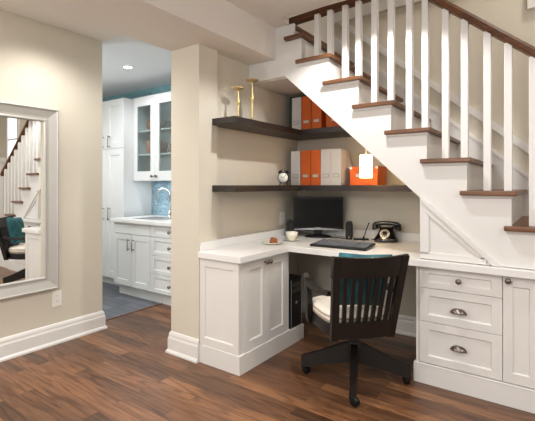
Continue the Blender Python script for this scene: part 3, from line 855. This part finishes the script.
bar('top_rail', -.217, .217, .715, .826, .026, 12, lambda x: .012*(x/.21)**2)
bar('bottom_rail', -.172, .172, .352, .448, .026, 10)
for k in range(7):
    xb = -.123+k*.041
    secs = []
    for z in (.440, .53, .62, .722):
        x = xb*(1+.14*(z-.44)/.28)
        y = bow(x, z); secs.append([(x-.0115, y-.007, z), (x+.0115, y-.007, z), (x+.0115, y+.007, z), (x-.0115, y+.007, z)])
    B().strip(secs).obj('slat', M['chair'], ch).location = OFF
# arms: flat curved armrests flowing into front posts
for sx in (-1, 1):
    P = [(sx*.200, -.275, .612), (sx*.214, -.18, .600), (sx*.226, -.07, .598), (sx*.228, .03, .600), (sx*.226, .085, .614), (sx*.224, .115, .634)]
    secs = []
    for i, p in enumerate(P):
        w = (.015, .017, .019, .021, .021, .016)[i]; h = .013
        secs.append([(p[0]-w, p[1], p[2]-h), (p[0]+w, p[1], p[2]-h), (p[0]+w*.9, p[1], p[2]+h), (p[0]-w*.9, p[1], p[2]+h)])
    B().strip(secs).obj('armrest', M['chair'], ch).location = OFF
    Q = [(.224, .096, .622), (.226, .060, .55), (.226, .040, .48), (.222, .055, .40), (.212, .075, .345)]
    secs = []
    for i, (x, y, z) in enumerate(Q):
        w = (.012, .015, .017, .018, .016)[i]; d = (.030, .030, .028, .030, .030)[i]
        secs.append([(sx*x-w, y-d, z), (sx*x+w, y-d, z), (sx*x+w, y+d, z+.006), (sx*x-w, y+d, z+.006)])
    B().strip(secs).obj('arm_post', M['chair'], ch).location = OFF

def cushion(name, outline, z0, z1, m, puff=.02):
    b = B(); vs = []; rings = [(.97, z0), (1.0, z0+(z1-z0)*.3), (1.0, z0+(z1-z0)*.7), (.96, z1), (.8, z1+puff*.6), (.5, z1+puff*.95), (.2, z1+puff)]
    n = len(outline); cx = sum(p[0] for p in outline)/n; cy = sum(p[1] for p in outline)/n
    for s_, z in rings:
        for p in outline: vs.append((cx+(p[0]-cx)*s_, cy+(p[1]-cy)*s_, z))
    fs = []
    for i in range(len(rings)-1):
        for k in range(n):
            k2 = (k+1) % n; fs.append((i*n+k, i*n+k2, (i+1)*n+k2, (i+1)*n+k))
    fs.append(tuple(range(n))[::-1]); fs.append(tuple((len(rings)-1)*n+k for k in range(n)))
    b._faces(vs, fs, True); return b
sc_ = thing('seat_cushion', 'cream box seat cushion with taupe piping tied onto the black desk chair', 'cushion', CH+rotz(RC) @ OFF+Vector((0, 0, .4185)), RC)
ol = [(x, y) for x, y in seat_outline(.985)]
cushion('pad', ol, 0, .060, M['seat'], .022).obj('pad', M['seat'], sc_)
b = B()
for z in (.018, .045): b.tube([(x*1.003, y*1.0+(-.045)*0, z) for x, y in ol]+[(ol[0][0]*1.003, ol[0][1], z)], .0045, 6)
b.obj('piping', M['piping'], sc_)
# teal pillow leaning on the chair back
pw = B(); vs = []; fs = []
n = 20; Wp, Hp, Dp = .165, .165, .05
for side in (1, -1):
    for i in range(n+1):
        for j in range(n+1):
            u = -1+2*i/n; v = -1+2*j/n
            e = max(0, (1-u**4)*(1-v**4))**.55
            pinch = 1-.06*(1-abs(u))*abs(v)**3
            x = u*Wp*(1-.05*(1-v*v) * 0 + 0) * (1-.05*(1-abs(v))); z = v*Hp*(1-.05*(1-abs(u)))
            vs.append((x, side*Dp*e, z))
m_ = n+1
for q, off in enumerate((0, m_*m_)):
    for i in range(n):
        for j in range(n):
            f = (off+i*m_+j, off+(i+1)*m_+j, off+(i+1)*m_+j+1, off+i*m_+j+1)
            fs.append(f if q == 0 else f[::-1])
pw._faces(vs, fs, True)
bmesh.ops.remove_doubles(pw.bm, verts=pw.bm.verts[:], dist=.0005)
po = pw.obj('throw_pillow', M['teal'])
Lp = OFF+Vector((.012, -.225, .668))
po.matrix_world = tr(*CH) @ rotz(RC) @ tr(*Lp) @ rotx(math.radians(13)) @ roty(math.radians(4))
tag(po, 'teal patterned throw pillow leaning inside the desk chair back', 'pillow')

# ------------------------------------------------------------------ wall mirror
my0, my1, mz0, mz1 = .56, 1.602, .425, 1.800
t = thing('wall_mirror', 'large mirror in a broad moulded silver-grey frame on the left wall', 'mirror', (XL, (my0+my1)/2, mz0))
yc = (my0+my1)/2
def ring(i, n): return [(n, my0+i-yc, i), (n, my1-i-yc, i), (n, my1-i-yc, mz1-mz0-i), (n, my0+i-yc, mz1-mz0-i)]
prof = [(0, .001), (0, .030), (.006, .040), (.014, .042), (.020, .036), (.026, .034), (.070, .020), (.086, .018), (.092, .024), (.100, .024), (.106, .016), (.110, .010), (.110, .001)]
b = B(); vs = [p for i, n in prof for p in ring(i, n)]; fs = []
for i in range(len(prof)-1):
    for k in range(4):
        k2 = (k+1) % 4; fs.append((4*i+k, 4*i+k2, 4*i+4+k2, 4*i+4+k))
L_ = len(prof)-1
for k in range(4):
    k2 = (k+1) % 4; fs.append((4*L_+k, 4*L_+k2, k2, k))
b._faces(vs, fs); b.obj('mirror_frame', M['frame'], t)
B().box(.002, .012, my0+.106-yc, my1-.106-yc, .106, mz1-mz0-.106).obj('mirror_glass', M['mirror'], t)

# ------------------------------------------------------------------ kitchen
def bar_pull(b, p0, p1, out, r=.005):
    p0, p1, out = Vector(p0), Vector(p1), Vector(out)
    d = (p1-p0).normalized()*.02
    b.tube([p0+out*.03-d*.5, p1+out*.03+d*.5], r, 8); b.tube([p0+d*.3, p0+out*.03+d*.3], r, 8); b.tube([p1-d*.3, p1+out*.03-d*.3], r, 8)
    return b
# pantry
t = thing('pantry_cabinet', 'tall white pantry cabinet at the left of the kitchen wall', 'cabinet', (-4.5, 3.1, 0))
YP = 2.883-3.1
B().box(-.66, .355, YP+.021, .198, .10, 2.245).obj('carcass', M['kwhite'], t)
B().box(-.66, .345, YP+.07, .19, 0, .099).obj('toe_kick', M['kwhite'], t)
for x0, x1, hx in ((.008, .355, .085), (-.342, .005, -.04), (-.66, -.345, None)):
    for z0, z1, hz in ((.10, 1.655, (.80, .94)), (1.660, 2.245, (1.68, 1.81))):
        b = B(); b.shaker((x0, YP, z0), (1, 0, 0), (0, -1, 0), x1-x0, z1-z0, .02, (.07, .075), .010)
        d = b.obj('door', M['kwhite'], t)
        if hx is not None:
            bar_pull(B(), (hx, YP, hz[0]), (hx, YP, hz[1]), (0, -1, 0)).obj('handle', M['pewter'], d)
# base run
t = thing('kitchen_base_cabinet', 'white kitchen base cabinet with double doors and a drawer stack under the sink', 'cabinet', (-3.5, 3.0, 0))
YB = -.30
B().box(-.558, .9, YB+.021, .27, .118, .812).obj('carcass', M['kwhite'], t)
B().box(-.55, .9, -.235, .26, 0, .117).obj('toe_kick', M['kwhite'], t)
B().shaker((-.558, YB, .690), (1, 0, 0), (0, -1, 0), .628, .118, .02, (.012, .012), .002, .002).obj('false_front', M['kwhite'], t)
for x0, x1, hx in ((-.558, -.238, -.275), (-.235, .070, -.196)):
    b = B(); b.shaker((x0, YB, .122), (1, 0, 0), (0, -1, 0), x1-x0, .562, .02, (.06, .06)); d = b.obj('door', M['kwhite'], t)
    bar_pull(B(), (hx, YB, .52), (hx, YB, .63), (0, -1, 0)).obj('handle', M['pewter'], d)
for z0, z1 in ((.690, .808), (.500, .686), (.314, .497), (.122, .310)):
    b = B(); b.shaker((.074, YB, z0), (1, 0, 0), (0, -1, 0), .66, z1-z0, .02, (.06, .038)); d = b.obj('drawer', M['kwhite'], t)
    knob_mesh(tr(.39, YB-.008, (z0+z1)/2) @ rotx(PI/2)).obj('knob', M['pewter'], d)
# counter with cut-out
t = thing('kitchen_worktop', 'white kitchen worktop around the sink', 'worktop', (-3.5, 3.0, .813))
sx0, sx1, sy0, sy1 = -.36, .12, -.22, .12
b = B(); b.box(-.578, sx0, -.34, .285, 0, .036, .003); b.box(sx1, .9, -.34, .285, 0, .036, .003); b.box(sx0, sx1, -.34, sy0, 0, .036, .003); b.box(sx0, sx1, sy1, .285, 0, .036, .003)
b.obj('slab', M['counter'], t)
t = thing('sink', 'stainless undermount sink set into the kitchen worktop', 'sink', (-3.62, 2.95, .6))
b = B(); b.box(-.235, .235, -.165, .165, .05, .054); b.box(-.238, -.235, -.168, .168, .05, .2485); b.box(.235, .238, -.168, .168, .05, .2485); b.box(-.235, .235, -.168, -.165, .05, .2485); b.box(-.235, .235, .165, .168, .05, .2485)
b.obj('basin', M['chrome'], t)
B().lathe([(0, .0541), (.03, .0541), (.03, .057), (0, .057)], seg=20).obj('drain', M['pewter'], t)
# faucet
t = thing('kitchen_faucet', 'chrome gooseneck faucet behind the kitchen sink', 'faucet', (-3.63, 3.14, .8495))
B().lathe([(0, 0), (.028, 0), (.028, .006), (.02, .012), (.019, .07), (.014, .08), (0, .08)], seg=20).obj('body', M['chrome'], t)
pts = [(0, 0, .07), (0, 0, .22)]
for k in range(13):
    a = PI*k/12
    pts.append((-.085+.085*math.cos(a), -.06*(1-math.cos(a))*.5, .24+.085*math.sin(a)))
pts += [(-.172, -.062, .20), (-.174, -.062, .15)]
B().tube(pts, .0115, 10).obj('spout', M['chrome'], t)
B().tube([(.018, 0, .05), (.05, -.01, .07), (.075, -.01, .10)], [.009, .007, .006], 8).obj('lever', M['chrome'], t)
# upper cabinet with glass doors
t = thing('glass_wall_cabinet', 'white wall cabinet with two glass doors above the kitchen sink', 'cabinet', (-3.6, 3.15, 1.27))
ux0, ux1 = -.543, .48; YU = 3.014-3.15; uz = .985; back = .146
b = B(); b.box(ux0, ux0+.018, YU+.021, back, 0, uz); b.box(ux1-.018, ux1, YU+.021, back, 0, uz); b.box(ux0+.018, ux1-.018, YU+.021, back, 0, .018); b.box(ux0+.018, ux1-.018, YU+.021, back, uz-.018, uz); b.box(ux0+.018, ux1-.018, back-.012, back, .018, uz-.018)
b.obj('carcass', M['kwhite'], t)
for z in (.30, .58, .80)[:2]: B().box(ux0+.0185, ux1-.0185, YU+.03, back-.013, z, z+.012).obj('shelf_board', M['kwhite'], t)
for x0, x1, kx in ((ux0, -.150, -.185), (-.147, .245, -.112)):
    b = B(); b.shaker((x0, YU, 0), (1, 0, 0), (0, -1, 0), x1-x0, uz, .02, (.070, .105), .004, .004, panel=False); d = b.obj('door', M['kwhite'], t)
    B().box(x0+.066, x1-.066, YU+.009, YU+.012, .10, uz-.10).obj('glass_pane', M['pane'], d)
    knob_mesh(tr(kx, YU, .05) @ rotx(PI/2)).obj('knob', M['pewter'], d)
b = B(); b.box(.248, ux1, YU, YU+.02, 0, uz); b.obj('filler_panel', M['kwhite'], t)
# things behind the glass
def shelf_pot(name, loc, w, h, m, label, cat):
    o = B().lathe([(0, 0), (w*.75, 0), (w*.95, h*.3), (w, h*.75), (w*.9, h), (w*.84, h), (w*.92, h*.7), (w*.85, h*.3), (0, h*.08)], seg=22).obj(name, m); o.location = loc; tag(o, label, cat); return o
Z1, Z2 = 1.27+.312, 1.27+.592
shelf_pot('pot', (-3.955, 3.17, Z2), .085, .13, M['terra'], 'terracotta pot on the top shelf behind the left glass door', 'pot')
shelf_pot('pot', (-3.945, 3.17, Z1), .095, .17, M['terra'], 'terracotta pot on the middle shelf behind the left glass door', 'pot')
shelf_pot('bowl', (-3.60, 3.17, Z2), .09, .09, M['bowl'], 'dark stoneware bowl on the top shelf behind the right glass door', 'bowl')
shelf_pot('bowl', (-3.59, 3.17, Z1), .085, .11, M['brownb'], 'brown stoneware bowl on the middle shelf behind the right glass door', 'bowl')
o = B().lathe([(0, 0), (.045, 0), (.05, .03), (.036, .13), (.038, .19), (.034, .19), (.032, .13), (0, .02)], seg=20).obj('pitcher', M['china']); o.location = (-3.455, 3.14, Z2); tag(o, 'tall white pitcher at the right end of the top cabinet shelf', 'pitcher')
def tumbler(x, y):
    o = B().lathe([(0, 0), (.028, 0), (.034, .095), (.032, .095), (.026, .006), (0, .006)], seg=18).obj('tumbler', M['glassware']); o.location = (x, y, 1.2885); return o
first = None
gl = [(-4.03, 'left end'), (-3.955, 'second from left'), (-3.88, 'third from left'), (-3.60, 'third from right'), (-3.53, 'second from right'), (-3.46, 'right end')]
first = tumbler(gl[0][0], 3.13)
for i, (x, w) in enumerate(gl):
    o = first if i == 0 else first.copy()
    if i: COL.objects.link(o)
    o.location = (x, 3.13, 1.2885)
    tag(o, 'clear tumbler on the bottom shelf of the glass cabinet, '+w, 'glass', 'tumblers in the glass cabinet')

# ------------------------------------------------------------------ lights
def spot(name, loc, power, col=(1, .87, .70), size=150, blend=.7, rad=.05, target=None):
    l = bpy.data.lights.new(name, 'SPOT'); l.energy = power; l.color = col; l.spot_size = math.radians(size); l.spot_blend = blend; l.shadow_soft_size = rad
    o = bpy.data.objects.new(name, l); o.location = loc; COL.objects.link(o)
    if target:
        o.rotation_euler = (Vector(target)-Vector(loc)).to_track_quat('-Z', 'Y').to_euler()
    return o
LC = CEIL-.02
WARM = (1, .96, .91)
spot('downlight_near_stairs', (-.98, 2.18, LC), 46, (1, .99, .97), 138, .3, .03)
spot('downlight_left_wall', (-2.72, 1.45, LC), 36, WARM, 140, .8, .05)
spot('room_fill_spot_a', (-.6, .4, LC), 58, WARM, 165, .7, .08)  # room spots a to d: unseen, added at ceiling height as fill
spot('room_fill_spot_b', (.9, 1.5, LC), 26, WARM, 165, .7, .08)
spot('room_fill_spot_c', (-2.72, .2, LC), 40, WARM, 160, .7, .08)
spot('room_fill_spot_d', (.9, -.6, LC), 40, WARM, 165, .7, .08)
COOL = (.95, .98, 1)
spot('downlight_kitchen', (-3.62, 2.55, LC-.02), 22, COOL, 165, .7, .05)
spot('kitchen_fill_spot_b', (-4.4, 1.6, LC-.02), 42, COOL, 165, .7, .08)  # extra kitchen spot out of view, added for more light
spot('kitchen_fill_spot_c', (-2.8, 2.55, LC-.02), 12, COOL, 165, .7, .08)  # another added kitchen spot, hidden behind the pier
spot('stairwell_fill', (.4, 3.0, 3.85), 70, (1, .93, .84), 165, .7, .12)  # unseen source added inside the closed-in stairwell
def fill_point(name, loc, power, col, rad=.15):  # soft point light used as added fill, no fixture
    l = bpy.data.lights.new(name, 'POINT'); l.energy = power; l.color = col; l.shadow_soft_size = rad
    o = bpy.data.objects.new(name, l); o.location = loc; COL.objects.link(o)
fill_point('room_fill_a', (-.9, -1.0, 1.8), 50, (1, .98, .97))  # room points a to c: added fill out of view, no lamps there
fill_point('room_fill_b', (1.6, .6, 1.95), 26, (1, .98, .97))
fill_point('room_fill_c', (-2.6, -.6, 2.0), 26, (1, .98, .97))
fill_point('kitchen_fill', (-4.2, 1.5, 1.7), 20, (.95, .98, 1))  # cool fill point added to lift the dark kitchen ceiling
l = bpy.data.lights.new('pendant_bulb', 'POINT'); l.energy = 5.5; l.color = (1, .72, .42); l.shadow_soft_size = .03
o = bpy.data.objects.new('pendant_bulb', l); o.location = (px_, py_, 1.33); COL.objects.link(o)
l = bpy.data.lights.new('under_cabinet_light', 'AREA'); l.shape = 'RECTANGLE'; l.size = .8; l.size_y = .04; l.energy = 1.0; l.color = COOL
o = bpy.data.objects.new('under_cabinet_light', l); o.location = (-3.62, 3.12, 1.265); COL.objects.link(o)

w = bpy.data.worlds.new('World'); scene.world = w; w.use_nodes = True
bg = w.node_tree.nodes['Background']; bg.inputs['Color'].default_value = (1, .98, .96, 1); bg.inputs['Strength'].default_value = .6

# ------------------------------------------------------------------ camera
cam = bpy.data.cameras.new('camera'); co = bpy.data.objects.new('camera', cam); COL.objects.link(co)
cam.sensor_fit = 'HORIZONTAL'; cam.sensor_width = 36
F = 406.0
cam.lens = 36*F/535
cam.shift_x = 0; cam.shift_y = -(210.5-185.0)/535
co.location = (0, 0, 1.22)
th = math.radians(35.65)
co.rotation_euler = (PI/2, 0, th)
cam.clip_start = .05
scene.camera = co
vs_ = scene.view_settings
scene.display_settings.display_device = 'sRGB'
vs_.view_transform = 'Standard'; vs_.look = 'None'; vs_.gamma = 1; vs_.use_curve_mapping = False
vs_.exposure = 0.3
scene.cycles.max_bounces = 8
scene.cycles.use_denoising = True
